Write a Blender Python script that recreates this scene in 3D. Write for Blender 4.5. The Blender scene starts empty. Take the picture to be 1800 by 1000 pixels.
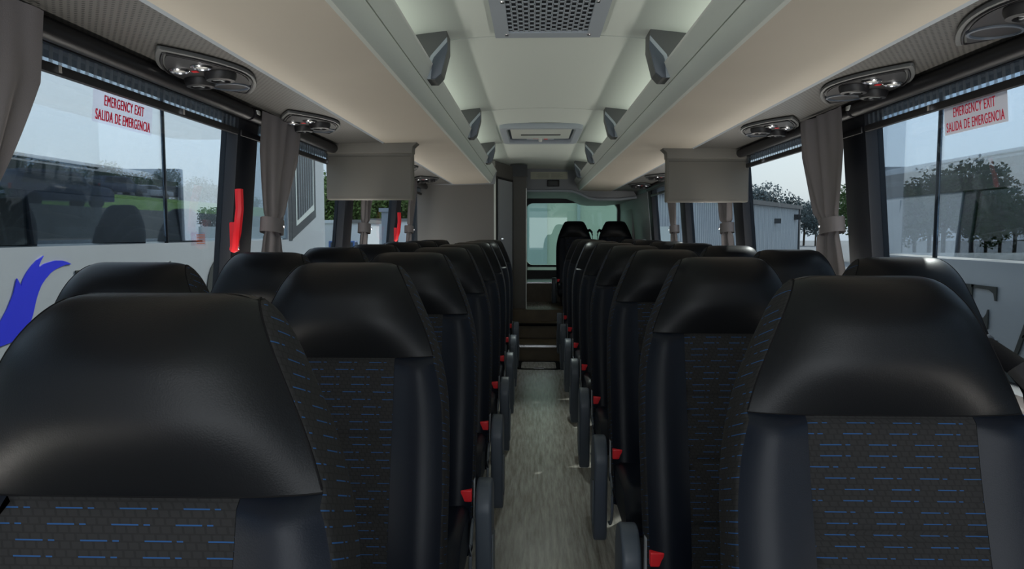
import bpy, bmesh, math, random
from mathutils import Vector, Matrix, noise
PI = math.pi
rnd = random.Random(7)
S = bpy.context.scene
COL = S.collection

# ------------------------------------------------------------------ camera
cd = bpy.data.cameras.new('camera'); cam = bpy.data.objects.new('camera', cd); COL.objects.link(cam)
cd.sensor_width = 36.0; cd.lens = 25.0; cd.clip_start = 0.05; cd.clip_end = 500
CX, CZ = -0.052, 1.31
cam.location = (CX, 0, CZ)
cam.rotation_euler = (math.radians(90 - 4.2), 0, math.radians(1.74))
S.camera = cam
S.view_settings.view_transform = 'Standard'; S.view_settings.look = 'None'
S.view_settings.exposure = 0.0; S.view_settings.gamma = 1.0
try: S.view_settings.use_curve_mapping = False
except Exception: pass

# ------------------------------------------------------------------ world
w = bpy.data.worlds.new('world'); S.world = w; w.use_nodes = True
nt = w.node_tree; bg = nt.nodes['Background']
sky = nt.nodes.new('ShaderNodeTexSky'); sky.sky_type = 'NISHITA'; sky.sun_disc = False
sky.sun_elevation = math.radians(38); sky.sun_rotation = math.radians(35); sky.air_density = 1.3; sky.dust_density = 3.5
mixw = nt.nodes.new('ShaderNodeMix'); mixw.data_type = 'RGBA'; mixw.inputs[0].default_value = 0.8
mulw = nt.nodes.new('ShaderNodeMix'); mulw.data_type = 'RGBA'; mulw.blend_type = 'MULTIPLY'; mulw.inputs[0].default_value = 1
nt.links.new(sky.outputs[0], mulw.inputs[6]); mulw.inputs[7].default_value = (.16, .16, .16, 1)
nt.links.new(mulw.outputs[2], mixw.inputs[6]); mixw.inputs[7].default_value = (.62, .70, .80, 1)
nt.links.new(mixw.outputs[2], bg.inputs[0]); bg.inputs[1].default_value = 1.9

def light(name, kind, energy, loc, rot, color=(1, 1, 1), **k):
    l = bpy.data.lights.new(name, kind); l.energy = energy; l.color = color
    for a, b in k.items(): setattr(l, a, b)
    o = bpy.data.objects.new(name, l); o.location = loc; o.rotation_euler = rot; COL.objects.link(o); return o
# sun from the rear, high on the side opposite the lavatory
sd = Vector((0.50, 0.62, 0.62)).normalized()
sun = light('sun', 'SUN', 3.6, (0, 0, 20), (-sd).to_track_quat('-Z', 'Y').to_euler(), (1, .93, .82), angle=math.radians(1))
# added area light at the unseen windscreen, to brighten the cabin
light('front_fill', 'AREA', 24, (0, -1.55, 1.30), (math.radians(108), 0, 0), (.93, .97, 1), shape='RECTANGLE', size=2.1, size_y=1.0)
# added spot at the roof hatch, to brighten the dim aisle floor
light('aisle_fill', 'SPOT', 36, (0, 5.55, 2.02), Vector((0, -1.15, -2.02)).to_track_quat('-Z', 'Y').to_euler(), (.88, 1, .93), spot_size=math.radians(62), spot_blend=1.0, shadow_soft_size=.02)
# added fill strips over the luggage racks, to brighten the ceiling
for sx, nm in ((-1, 'a'), (1, 'b')):
    light('rack_fill_strip_' + nm, 'AREA', 4.2, (sx * .60, 3.6, 1.86), (math.radians(180), 0, 0), (.95, 1, .93), shape='RECTANGLE', size=.22, size_y=7.6)
    # added fill strips below the window sills, to brighten the rack bottoms
    light('sill_fill_strip_' + nm, 'AREA', 33, (sx * 1.20, 3.0, .78), (math.radians(180), math.radians(-sx * 16), 0), (1, .96, .88), shape='RECTANGLE', size=.05, size_y=9.0)

# ------------------------------------------------------------------ materials
MATS = {}
def mat(name, col, rough=.5, metal=0.0, spec=.5, bump=None, var=None, emit=None, coat=0):
    m = bpy.data.materials.new(name); m.use_nodes = True; n = m.node_tree; b = n.nodes['Principled BSDF']
    b.inputs['Base Color'].default_value = (*col, 1); b.inputs['Roughness'].default_value = rough
    b.inputs['Metallic'].default_value = metal; b.inputs['Specular IOR Level'].default_value = spec
    if coat: b.inputs['Coat Weight'].default_value = coat; b.inputs['Coat Roughness'].default_value = .1
    tc = n.nodes.new('ShaderNodeTexCoord')
    if var:   # (scale, amount)
        nz = n.nodes.new('ShaderNodeTexNoise'); nz.inputs['Scale'].default_value = var[0]; nz.inputs['Detail'].default_value = 4
        n.links.new(tc.outputs['Object'], nz.inputs['Vector'])
        mx = n.nodes.new('ShaderNodeMix'); mx.data_type = 'RGBA'
        mx.inputs[6].default_value = (*[c * (1 - var[1]) for c in col], 1); mx.inputs[7].default_value = (*[min(1, c * (1 + var[1])) for c in col], 1)
        n.links.new(nz.outputs['Fac'], mx.inputs[0]); n.links.new(mx.outputs[2], b.inputs['Base Color'])
    if bump:  # (scale, strength)
        nb = n.nodes.new('ShaderNodeTexNoise'); nb.inputs['Scale'].default_value = bump[0]; nb.inputs['Detail'].default_value = 3
        n.links.new(tc.outputs['Object'], nb.inputs['Vector'])
        bp = n.nodes.new('ShaderNodeBump'); bp.inputs['Strength'].default_value = bump[1]; bp.inputs['Distance'].default_value = .002
        n.links.new(nb.outputs['Fac'], bp.inputs['Height']); n.links.new(bp.outputs[0], b.inputs['Normal'])
    if emit: b.inputs['Emission Color'].default_value = (*emit[:3], 1); b.inputs['Emission Strength'].default_value = emit[3]
    MATS[name] = m; return m

def MT(n, op, a, b=None, c=None):
    x = n.nodes.new('ShaderNodeMath'); x.operation = op
    for i, v in enumerate((a, b, c)):
        if v is None: continue
        if isinstance(v, (int, float)): x.inputs[i].default_value = v
        else: n.links.new(v, x.inputs[i])
    return x.outputs[0]

mat('leather', (.0055, .0082, .0150), .40, bump=(600, .10), spec=.21)  # bluish sky sheen mixed into the black leather's base colour
mat('leather_head', (.0048, .0056, .0072), .38, bump=(600, .10), spec=.21)
mat('ceiling_panel', (.76, .82, .76), .55, bump=(30, .03))
mat('rack_under', (.56, .51, .43), .6, var=(3, .05), bump=(200, .1))
mat('fascia', (.66, .70, .65), .38)
mat('fascia_bright', (.80, .82, .78), .25)
mat('grey_trim', (.30, .315, .33), .5)
mat('grey_mid', (.11, .115, .115), .5)
mat('grey_pale', (.42, .47, .52), .45)
mat('grey_dark', (.045, .048, .052), .5)
mat('slate', (.085, .105, .135), .42)
mat('slate_light', (.13, .15, .175), .4)
mat('black', (.010, .010, .012), .45)
mat('navy_pillar', (.012, .014, .020), .5)
mat('chrome', (.6, .6, .62), .2, metal=1)
mat('lens', (.75, .75, .72), .15)
mat('red', (.75, .012, .02), .35)
mat('red_bright', (.85, .02, .03), .35)
mat('curtain', (.235, .215, .22), .85, bump=(500, .3), var=(6, .08))
mat('monitor', (.16, .152, .132), .55)
mat('lavatory_wall', (.175, .168, .158), .6, bump=(300, .05))
mat('partition', (.10, .094, .086), .55)
mat('wood_dark', (.10, .072, .040), .45, var=(9, .5))
mat('rubber', (.008, .008, .009), .8, spec=.1)
mat('coach_white', (.52, .53, .53), .28, coat=.3)
mat('coach_dark', (.02, .022, .026), .3)
mat('letter_ink', (.055, .055, .045), .4)
mat('logo_blue', (.04, .05, .75), .4)
mat('asphalt', (.24, .24, .24), .9, var=(1.2, .2))
mat('grass', (.16, .28, .05), .9, var=(.6, .3))
mat('bark', (.07, .05, .035), .9)
mat('leaf', (.055, .105, .022), .8, var=(.35, .6))
mat('leaf_light', (.13, .20, .045), .8, var=(.35, .5))
mat('leaf_hazed', (.12, .15, .15), .8, var=(.35, .4))  # distance haze mixed into the leaf colour
mat('paper', (.85, .80, .82), .6)
mat('tyre', (.015, .015, .016), .8)
mat('car_glass', (.02, .025, .03), .08)
mat('concrete', (.55, .58, .54), .9, var=(.8, .15))
mat('trailer_white', (.75, .76, .76), .6)
mat('gravel_bank', (.10, .10, .09), .9, var=(.8, .4))
mat('roof_grey', (.20, .19, .18), .8)
mat('crate', (.75, .66, .45), .8)
mat('blue_led', (.02, .02, .5), .4, emit=(.02, .03, 1, 4))
mat('ink_red', (.80, .01, .06), .6)
mat('blind_fabric', (.30, .33, .37), .8)
mat('label_cream', (.55, .56, .45), .6)
mat('label_ink', (.30, .31, .25), .6)

def fabric(name, base, blue, row=.0158, hz=True):
    m = bpy.data.materials.new(name); m.use_nodes = True; n = m.node_tree; b = n.nodes['Principled BSDF']
    tc = n.nodes.new('ShaderNodeTexCoord'); sp = n.nodes.new('ShaderNodeSeparateXYZ'); n.links.new(tc.outputs['Object'], sp.inputs[0])
    u = MT(n, 'ADD', sp.outputs[0], sp.outputs[1]); v = MT(n, 'ADD', sp.outputs[2], MT(n, 'MULTIPLY', sp.outputs[1], .4))
    vr = MT(n, 'DIVIDE', v, row); rowi = MT(n, 'FLOOR', vr); fr = MT(n, 'FRACT', vr)
    line = MT(n, 'MULTIPLY', MT(n, 'GREATER_THAN', fr, .455), MT(n, 'LESS_THAN', fr, .545))
    rn = n.nodes.new('ShaderNodeTexWhiteNoise'); rn.noise_dimensions = '1D'; n.links.new(rowi, rn.inputs['W'])
    t = MT(n, 'FRACT', MT(n, 'ADD', MT(n, 'DIVIDE', u, .062), MT(n, 'MULTIPLY', rn.outputs[0], 3)))
    d1 = MT(n, 'LESS_THAN', t, .42); d2 = MT(n, 'MULTIPLY', MT(n, 'GREATER_THAN', t, .50), MT(n, 'LESS_THAN', t, .60))
    dash = MT(n, 'MULTIPLY', line, MT(n, 'ADD', d1, d2))
    # zig-zag weave relief
    us = MT(n, 'DIVIDE', u, .011); vs = MT(n, 'DIVIDE', v, .0079)
    st = MT(n, 'FRACT', MT(n, 'ADD', us, MT(n, 'MULTIPLY', MT(n, 'FLOOR', vs), .5)))
    vf = MT(n, 'FRACT', vs)
    wv = MT(n, 'MAXIMUM', MT(n, 'GREATER_THAN', st, .78), MT(n, 'GREATER_THAN', vf, .8))
    mx = n.nodes.new('ShaderNodeMix'); mx.data_type = 'RGBA'; n.links.new(wv, mx.inputs[0])
    mx.inputs[6].default_value = (*base, 1); mx.inputs[7].default_value = (*[c * .72 for c in base], 1)
    m2 = n.nodes.new('ShaderNodeMix'); m2.data_type = 'RGBA'; n.links.new(dash, m2.inputs[0])
    n.links.new(mx.outputs[2], m2.inputs[6]); m2.inputs[7].default_value = (*blue, 1)
    n.links.new(m2.outputs[2], b.inputs['Base Color']); b.inputs['Roughness'].default_value = .85
    b.inputs['Specular IOR Level'].default_value = .25
    bp = n.nodes.new('ShaderNodeBump'); bp.inputs['Strength'].default_value = .3; bp.inputs['Distance'].default_value = .0008; bp.invert = True
    n.links.new(wv, bp.inputs['Height']); n.links.new(bp.outputs[0], b.inputs['Normal'])
    MATS[name] = m
fabric('fabric', (.021, .021, .022), (.018, .075, .21))

def dotted(name, col, hole, sx, sy, r):
    m = bpy.data.materials.new(name); m.use_nodes = True; n = m.node_tree; b = n.nodes['Principled BSDF']
    tc = n.nodes.new('ShaderNodeTexCoord'); sp = n.nodes.new('ShaderNodeSeparateXYZ'); n.links.new(tc.outputs['Object'], sp.inputs[0])
    yy = MT(n, 'DIVIDE', sp.outputs[1], sy)
    xx = MT(n, 'ADD', MT(n, 'DIVIDE', sp.outputs[0], sx), MT(n, 'MULTIPLY', MT(n, 'FLOOR', yy), .5))
    fx = MT(n, 'SUBTRACT', MT(n, 'FRACT', xx), .5); fy = MT(n, 'SUBTRACT', MT(n, 'FRACT', yy), .5)
    d = MT(n, 'SQRT', MT(n, 'ADD', MT(n, 'MULTIPLY', fx, fx), MT(n, 'MULTIPLY', fy, fy)))
    h = MT(n, 'LESS_THAN', d, r)
    mx = n.nodes.new('ShaderNodeMix'); mx.data_type = 'RGBA'; n.links.new(h, mx.inputs[0])
    mx.inputs[6].default_value = (*col, 1); mx.inputs[7].default_value = (*hole, 1); n.links.new(mx.outputs[2], b.inputs['Base Color'])
    bp = n.nodes.new('ShaderNodeBump'); bp.inputs['Distance'].default_value = .002; bp.invert = True; bp.inputs['Strength'].default_value = .6
    n.links.new(h, bp.inputs['Height']); n.links.new(bp.outputs[0], b.inputs['Normal'])
    b.inputs['Roughness'].default_value = .42; MATS[name] = m
dotted('perforated', (.115, .112, .105), (.02, .02, .02), .0165, .0125, .24)
dotted('coach_grille', (.035, .04, .045), (.25, .28, .30), .10, .05, .28)

def planks():
    m = bpy.data.materials.new('vinyl_planks'); m.use_nodes = True; n = m.node_tree; b = n.nodes['Principled BSDF']
    tc = n.nodes.new('ShaderNodeTexCoord'); mp = n.nodes.new('ShaderNodeMapping'); n.links.new(tc.outputs['Object'], mp.inputs[0])
    mp.inputs['Scale'].default_value = (28, 2.2, 1)
    nz = n.nodes.new('ShaderNodeTexNoise'); nz.inputs['Scale'].default_value = 2.2; nz.inputs['Detail'].default_value = 8; nz.inputs['Roughness'].default_value = .65
    n.links.new(mp.outputs[0], nz.inputs['Vector'])
    sp = n.nodes.new('ShaderNodeSeparateXYZ'); n.links.new(tc.outputs['Object'], sp.inputs[0])
    px = MT(n, 'DIVIDE', sp.outputs[0], .11); pi_ = MT(n, 'FLOOR', px)
    rn = n.nodes.new('ShaderNodeTexWhiteNoise'); rn.noise_dimensions = '1D'; n.links.new(pi_, rn.inputs['W'])
    cr = n.nodes.new('ShaderNodeValToRGB'); cr.color_ramp.elements[0].color = (.26, .235, .20, 1); cr.color_ramp.elements[1].color = (.62, .60, .54, 1)
    cr.color_ramp.elements[0].position = .3; cr.color_ramp.elements[1].position = .72
    n.links.new(MT(n, 'ADD', nz.outputs['Fac'], MT(n, 'MULTIPLY', MT(n, 'SUBTRACT', rn.outputs[0], .5), .12)), cr.inputs[0])
    n.links.new(cr.outputs[0], b.inputs['Base Color']); b.inputs['Roughness'].default_value = .27
    n2 = n.nodes.new('ShaderNodeTexNoise'); n2.inputs['Scale'].default_value = 220; n.links.new(tc.outputs['Object'], n2.inputs['Vector'])
    bp = n.nodes.new('ShaderNodeBump'); bp.inputs['Strength'].default_value = .2; bp.inputs['Distance'].default_value = .001
    n.links.new(n2.outputs['Fac'], bp.inputs['Height']); n.links.new(bp.outputs[0], b.inputs['Normal'])
    MATS['vinyl_planks'] = m
planks()

def glass(name, tint, refl, rough=0.0, tintr=(1, 1, 1)):
    m = bpy.data.materials.new(name); m.use_nodes = True; n = m.node_tree
    for x in list(n.nodes): n.nodes.remove(x)
    out = n.nodes.new('ShaderNodeOutputMaterial'); tr = n.nodes.new('ShaderNodeBsdfTransparent'); tr.inputs[0].default_value = (*tint, 1)
    gl = n.nodes.new('ShaderNodeBsdfGlossy'); gl.inputs['Roughness'].default_value = rough; gl.inputs[0].default_value = (*tintr, 1)
    mx = n.nodes.new('ShaderNodeMixShader'); mx.inputs[0].default_value = refl
    n.links.new(tr.outputs[0], mx.inputs[1]); n.links.new(gl.outputs[0], mx.inputs[2]); n.links.new(mx.outputs[0], out.inputs[0])
    MATS[name] = m
glass('window_glass', (.66, .71, .74), .04)
glass('rear_glass', (.60, .73, .65), .03)
glass('coach_glass', (.86, .90, .94), .48, tintr=(.9, .95, 1))
glass('sticker_film', (.96, .93, .96), .008)

def translucent_sheet():
    m = bpy.data.materials.new('backlit_paper'); m.use_nodes = True; n = m.node_tree; b = n.nodes['Principled BSDF']
    b.inputs['Base Color'].default_value = (.9, .86, .89, 1); b.inputs['Roughness'].default_value = .7
    tl = n.nodes.new('ShaderNodeBsdfTranslucent'); tl.inputs[0].default_value = (.95, .93, .95, 1); mx = n.nodes.new('ShaderNodeMixShader'); mx.inputs[0].default_value = .65
    n.links.new(b.outputs[0], mx.inputs[1]); n.links.new(tl.outputs[0], mx.inputs[2]); n.links.new(mx.outputs[0], n.nodes['Material Output'].inputs[0])
    MATS['backlit_paper'] = m
translucent_sheet()
def ribs():
    m = bpy.data.materials.new('pleated_mesh'); m.use_nodes = True; n = m.node_tree
    for x in list(n.nodes): n.nodes.remove(x)
    out = n.nodes.new('ShaderNodeOutputMaterial'); tr = n.nodes.new('ShaderNodeBsdfTransparent'); tr.inputs[0].default_value = (.8, .85, .9, 1)
    df = n.nodes.new('ShaderNodeBsdfPrincipled'); df.inputs['Base Color'].default_value = (.30, .34, .38, 1); df.inputs['Roughness'].default_value = .8
    tc = n.nodes.new('ShaderNodeTexCoord'); sp = n.nodes.new('ShaderNodeSeparateXYZ'); n.links.new(tc.outputs['Object'], sp.inputs[0])
    h = MT(n, 'GREATER_THAN', MT(n, 'FRACT', MT(n, 'DIVIDE', sp.outputs[1], .035)), .62)
    mx = n.nodes.new('ShaderNodeMixShader'); n.links.new(MT(n, 'ADD', MT(n, 'MULTIPLY', h, .35), .12), mx.inputs[0])
    n.links.new(tr.outputs[0], mx.inputs[1]); n.links.new(df.outputs[0], mx.inputs[2]); n.links.new(mx.outputs[0], out.inputs[0])
    MATS['pleated_mesh'] = m
ribs()

# ------------------------------------------------------------------ mesh helpers
def T(o, label=None, cat=None, group=None, kind=None):
    if label: o['label'] = label
    if cat: o['category'] = cat
    if group: o['group'] = group
    if kind: o['kind'] = kind
    return o
def empty(name, loc=(0, 0, 0), rz=0.0, label=None, cat=None, group=None):
    o = bpy.data.objects.new(name, None); o.location = loc; o.rotation_euler = (0, 0, rz); o.empty_display_size = .1
    COL.objects.link(o); return T(o, label, cat, group)
class MB:
    def __init__(s): s.v = []; s.f = []
    def add(s, vs, fs):
        k = len(s.v); s.v += [tuple(p) for p in vs]; s.f += [tuple(i + k for i in f) for f in fs]; return s
    def box(s, a, b, M=None):
        x0, y0, z0 = a; x1, y1, z1 = b
        vs = [Vector(p) for p in ((x0,y0,z0),(x1,y0,z0),(x1,y1,z0),(x0,y1,z0),(x0,y0,z1),(x1,y0,z1),(x1,y1,z1),(x0,y1,z1))]
        if M: vs = [M @ p for p in vs]
        return s.add(vs, [(0,3,2,1),(4,5,6,7),(0,1,5,4),(1,2,6,5),(2,3,7,6),(3,0,4,7)])
    def prism(s, poly, ax, a, b):          # polygon of (u, v) extruded along axis ax from a to b
        def P(u, v, t): return (t, u, v) if ax == 'x' else (u, t, v) if ax == 'y' else (u, v, t)
        n = len(poly); vs = [P(u, v, a) for u, v in poly] + [P(u, v, b) for u, v in poly]
        return s.add(vs, [tuple(range(n))[::-1], tuple(range(n, 2 * n))] + [(i, (i + 1) % n, n + (i + 1) % n, n + i) for i in range(n)])
    def lathe(s, prof, seg=24, M=None):    # (r, z) profile around z
        vs = []; fs = []; n = len(prof)
        for k in range(seg):
            a = 2 * PI * k / seg
            for r, z in prof:
                p = Vector((r * math.cos(a), r * math.sin(a), z)); vs.append(M @ p if M else p)
        for k in range(seg):
            k2 = (k + 1) % seg
            for i in range(n - 1): fs.append((k * n + i, k2 * n + i, k2 * n + i + 1, k * n + i + 1))
        fs.append(tuple(k * n for k in range(seg))[::-1]); fs.append(tuple(k * n + n - 1 for k in range(seg)))
        return s.add(vs, fs)
    def tube(s, pts, r, seg=8, flat=1.0):
        pts = [Vector(p) for p in pts]; vs = []; fs = []
        for i, p in enumerate(pts):
            d = (pts[min(i + 1, len(pts) - 1)] - pts[max(i - 1, 0)]).normalized()
            up = Vector((0, 0, 1)) if abs(d.z) < .95 else Vector((0, 1, 0))
            a = d.cross(up).normalized(); b = a.cross(d)
            for k in range(seg):
                t = 2 * PI * k / seg; vs.append(p + a * (r * math.cos(t)) + b * (r * flat * math.sin(t)))
        for i in range(len(pts) - 1):
            for k in range(seg):
                k2 = (k + 1) % seg; fs.append((i * seg + k, i * seg + k2, (i + 1) * seg + k2, (i + 1) * seg + k))
        fs.append(tuple(range(seg))); fs.append(tuple((len(pts) - 1) * seg + k for k in range(seg))[::-1])
        return s.add(vs, fs)
    def grid(s, rows):
        n = len(rows[0]); vs = [p for r in rows for p in r]
        return s.add(vs, [(i * n + j, i * n + j + 1, (i + 1) * n + j + 1, (i + 1) * n + j) for i in range(len(rows) - 1) for j in range(n - 1)])
    def build(s, name, m, parent=None, smooth=False, bevel=0, seg=2, sub=0, solid=0, angle=35):
        me = bpy.data.meshes.new(name); me.from_pydata([tuple(p) for p in s.v], [], s.f); me.materials.append(MATS[m])
        bm = bmesh.new(); bm.from_mesh(me); bmesh.ops.recalc_face_normals(bm, faces=bm.faces)
        if bevel: bmesh.ops.bevel(bm, geom=[e for e in bm.edges if len(e.link_faces) == 2 and e.calc_face_angle(0) > .5], offset=bevel, segments=seg, affect='EDGES', profile=.6, clamp_overlap=True)
        bm.to_mesh(me); bm.free()
        if smooth or bevel:
            for p in me.polygons: p.use_smooth = True
            me.set_sharp_from_angle(angle=math.radians(angle if smooth else 50))
        o = bpy.data.objects.new(name, me); COL.objects.link(o)
        if parent: o.parent = parent
        if sub:
            md = o.modifiers.new('sub', 'SUBSURF'); md.levels = sub; md.render_levels = sub
        return o
def copy_tree(o, parent=None):
    c = o.copy(); COL.objects.link(c)
    if parent: c.parent = parent
    for ch in list(o.children): copy_tree(ch, c)
    return c
def interp(tab, z):
    if z <= tab[0][0]: return tab[0][1]
    for (a, va), (b, vb) in zip(tab, tab[1:]):
        if z <= b:
            t = (z - a) / (b - a); return va + (vb - va) * t
    return tab[-1][1]
def smooth_tab(tab, n=60):
    z0, z1 = tab[0][0], tab[-1][0]; zs = [z0 + (z1 - z0) * i / n for i in range(n + 1)]; vs = [interp(tab, z) for z in zs]
    for _ in range(6): vs = [vs[0]] + [(vs[i - 1] + 2 * vs[i] + vs[i + 1]) / 4 for i in range(1, n)] + [vs[-1]]
    return list(zip(zs, vs))

# ------------------------------------------------------------------ the bus shell
ZT = 1.72
def xw(z): return 1.200 + (ZT - z) * .09          # inner wall face, leaning in towards the roof
Y0, YR = -1.9, 10.5
LP = [2.77 + 1.64 * k for k in range(-3, 3)]; RP = [2.77 + 1.64 * k for k in range(-3, 4)]
st = lambda o: T(o, kind='structure')
st(MB().box((-1.34, Y0, -.10), (1.34, 7.18, 0)).build('floor', 'vinyl_planks'))
def ceil_z(x): return 2.082 - .13 * x * x - (max(0, abs(x) - .75) ** 2) * .9
seams = [-.41, 1.22, 2.85, 4.50, 6.13, 7.75]
edges = [Y0] + seams + [9.0]
mb = MB()
for a, b in zip(edges, edges[1:]):
    xs = [-1.03 + 2.06 * i / 32 for i in range(33)]
    top = [(x, ceil_z(x)) for x in xs]; poly = top + [(x, z + .02) for x, z in reversed(top)]
    mb.prism(poly, 'y', a + .006, b - .006)
st(mb.build('ceiling', 'ceiling_panel', smooth=True))
xs = [-1.3 + 2.6 * i / 32 for i in range(33)]
rp = [(x, 2.26 - .08 * x * x - (max(0, abs(x) - .85) ** 2) * .9) for x in xs]
st(MB().prism(rp + [(x, z - .05) for x, z in reversed(rp)], 'y', Y0 - .1, YR + .15).build('roof', 'coach_dark', smooth=True))
mb = MB().box((-1.1, Y0, 2.115), (1.1, 8.9, 2.125)); st(mb.build('ceiling', 'black'))
for sx, side, P in ((-1, 'left', LP), (1, 'right', RP)):
    X = lambda z, d=0: sx * (xw(z) + d)
    # lower wall with outer skin
    st(MB().prism([(X(0), -.1), (X(.86), .86), (X(.86, .08), .86), (X(0, .08), -.1)], 'y', Y0, YR).build('wall_' + side, 'grey_dark'))
    o = st(MB().prism([(X(.8, .081), -1.0), (X(.9, .081), .90), (X(.9, .10), .90), (X(.8, .10), -1.0)], 'y', Y0, YR).build('wall_' + side, 'coach_white'))
    st(MB().prism([(X(.86, -.02), .84), (X(.86, -.02), .87), (X(.87, .08), .87), (X(.86, .08), .84)], 'y', Y0, YR).build('trim_sill_' + side, 'black'))
    # cant rail above the windows
    st(MB().prism([(X(1.755), 1.755), (X(1.755) - sx * .03, 1.80), (X(1.755) - sx * .02, 2.0), (X(1.755) + sx * .10, 2.05), (X(1.755, .10), 1.755)], 'y', Y0, YR).build('wall_' + side, 'black'))
    for i, y in enumerate(P):
        dep = .20
        poly = [(X(.87), .87), (X(1.76), 1.76), (X(1.76, .07), 1.76), (X(.87, .07), .87)]
        st(MB().prism(poly, 'y', y, y + dep).build('trim_pillar_' + side, 'navy_pillar', bevel=.008))
    ends = [Y0] + [q for y in P for q in (y, y + .20)] + [YR]
    if side == 'left': ends = [Y0] + [q for y in P for q in (y, y + .20)] + [YR]
    n = 0
    for a, b in zip(ends[::2], ends[1::2]):
        if a > 7.8: continue
        n += 1
        st(MB().prism([(X(.87, .045), .87), (X(1.76, .045), 1.76), (X(1.76, .049), 1.76), (X(.87, .049), .87)], 'y', a, b).build('window_%d' % n, 'window_glass'))
st(MB().prism([(xw(.86), .86), (xw(1.76), 1.76), (xw(1.76) + .08, 1.76), (xw(.86) + .08, .86)], 'y', 7.92, YR).build('wall_right', 'grey_trim'))
st(MB().prism([(-xw(.86), .86), (-xw(1.76), 1.76), (-xw(1.76) - .08, 1.76), (-xw(.86) - .08, .86)], 'y', 7.35, YR).build('wall_left', 'coach_dark'))
# front bulkhead below and above the windscreen
st(MB().box((-1.34, Y0 - .06, -.1), (1.34, Y0, .75)).box((-1.34, Y0 - .06, 1.98), (1.34, Y0, 2.3)).build('wall_front', 'grey_dark'))
# rear wall around the rear window
def rrect(x0, x1, z0, z1, r, n=6):
    pts = []
    for cx, cz, a0 in ((x1 - r, z1 - r, 0), (x0 + r, z1 - r, 90), (x0 + r, z0 + r, 180), (x1 - r, z0 + r, 270)):
        for k in range(n + 1):
            a = math.radians(a0 + 90 * k / n); pts.append((cx + r * math.cos(a), cz + r * math.sin(a)))
    return pts
def holed(mb, outer, inner, ya, yb):      # frame: inner rounded loop, outer loop of the same count
    n = len(inner); vs = [(x, ya, z) for x, z in outer] + [(x, ya, z) for x, z in inner] + [(x, yb, z) for x, z in outer] + [(x, yb, z) for x, z in inner]
    fs = []
    for i in range(n):
        j = (i + 1) % n
        fs += [(i, j, n + j, n + i), (2 * n + i, 3 * n + i, 3 * n + j, 2 * n + j), (n + i, n + j, 3 * n + j, 3 * n + i), (i, 2 * n + i, 2 * n + j, j)]
    return mb.add(vs, fs)
WR = (-.16, 1.17, .83, 1.735)
st(holed(MB(), rrect(-1.34, 1.34, -.9, 2.25, .02), rrect(*WR, .10), YR, YR + .08).build('wall_rear', 'grey_trim'))
st(holed(MB(), rrect(WR[0] - .10, WR[1] + .045, WR[2] - .02, 1.96, .05), rrect(*WR, .10), YR - .02, YR).build('trim_rear_window', 'black'))
st(MB().box((WR[0], YR + .03, WR[2]), (WR[1], YR + .034, WR[3])).build('window_1', 'rear_glass'))
# rear overhead bulkhead with the curved lower edge
low = [(-.30, 1.80), (-.13, 1.80), (.30, 1.80), (.42, 1.795), (.52, 1.76), (.62, 1.71), (.72, 1.695), (1.0, 1.695), (1.2, 1.72)]
poly = low + [(1.2, 2.1), (-.30, 2.1)]
st(MB().prism(poly, 'y', 8.75, 8.80).build('trim_rear_bulkhead', 'grey_trim', bevel=.006))
st(MB().prism([(x, z) for x, z in low] + [(x, z + .025) for x, z in reversed(low)], 'y', 8.73, 8.80).build('trim_bulkhead_edge', 'grey_pale'))
st(MB().prism([(x, z) for x, z in low] + [(x, z + .02) for x, z in reversed(low)], 'y', 8.80, YR).build('ceiling', 'grey_trim'))
st(MB().box((1.21, 9.2, .2), (1.3, YR, 1.72)).build('wall_right', 'grey_trim', bevel=.02))
# steps up to the rear
st(MB().box((-.45, 7.18, -.1), (.40, 7.66, .16)).build('floor', 'wood_dark'))
st(MB().box((-.45, 7.64, .16), (.40, 8.0, .32)).build('floor', 'wood_dark'))
st(MB().box((-.45, 7.90, .32), (1.3, YR, .45)).build('floor', 'wood_dark'))
st(MB().box((.40, 7.18, -.1), (1.34, 8.4, .18)).build('floor', 'vinyl_planks'))
st(MB().box((-.14, 8.0, .451), (.15, 8.75, .455)).build('floor', 'vinyl_planks'))
st(MB().box((-.30, 7.165, .145), (.34, 7.20, .166)).build('trim_step_nosing', 'chrome'))
st(MB().box((-.30, 7.625, .305), (.34, 7.66, .326)).build('trim_step_nosing', 'rubber'))
st(MB().box((-.14, 8.78, .45), (.30, 9.5, .68)).build('trim_engine_cover', 'wood_dark'))
st(MB().box((-.14, 8.77, .68), (.32, 9.5, .695)).build('trim_engine_cover_edge', 'chrome'))
st(MB().box((-.14, 9.6, .68), (1.0, YR, .80)).build('trim_rear_shelf', 'grey_dark'))
# lavatory compartment
st(MB().box((-1.25, 7.32, 0), (-.447, 7.36, 2.04)).build('wall_lavatory', 'lavatory_wall'))
st(MB().box((-.460, 7.305, 0), (-.440, 7.325, 1.95)).build('trim_lavatory_edge', 'fascia'))
A, B = Vector((-.442, 7.36)), Vector((-.285, 8.0))
def wallseg(A, B, th, z0, z1):
    d = (B - A).normalized(); n = Vector((-d.y, d.x)) * th
    return MB().prism([(A.x, A.y), (B.x, B.y), (B.x + n.x, B.y + n.y), (A.x + n.x, A.y + n.y)], 'z', z0, z1)
st(wallseg(A, B, .04, 0, 2.04).build('wall_lavatory', 'partition'))
door = empty('door_1'); st(door)
dd = (B - A).normalized(); nn = Vector((dd.y, -dd.x))
DA, DB = A + dd * .04 + nn * .004, A + dd * .58 + nn * .004
o = wallseg(DA, DB, -.012, .20, 1.86).build('door_leaf', 'grey_trim', door)
wallseg(A + dd * .02 + nn * .003, B - dd * .02 + nn * .003, -.006, .18, 1.885).build('door_frame', 'black', door)
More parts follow.
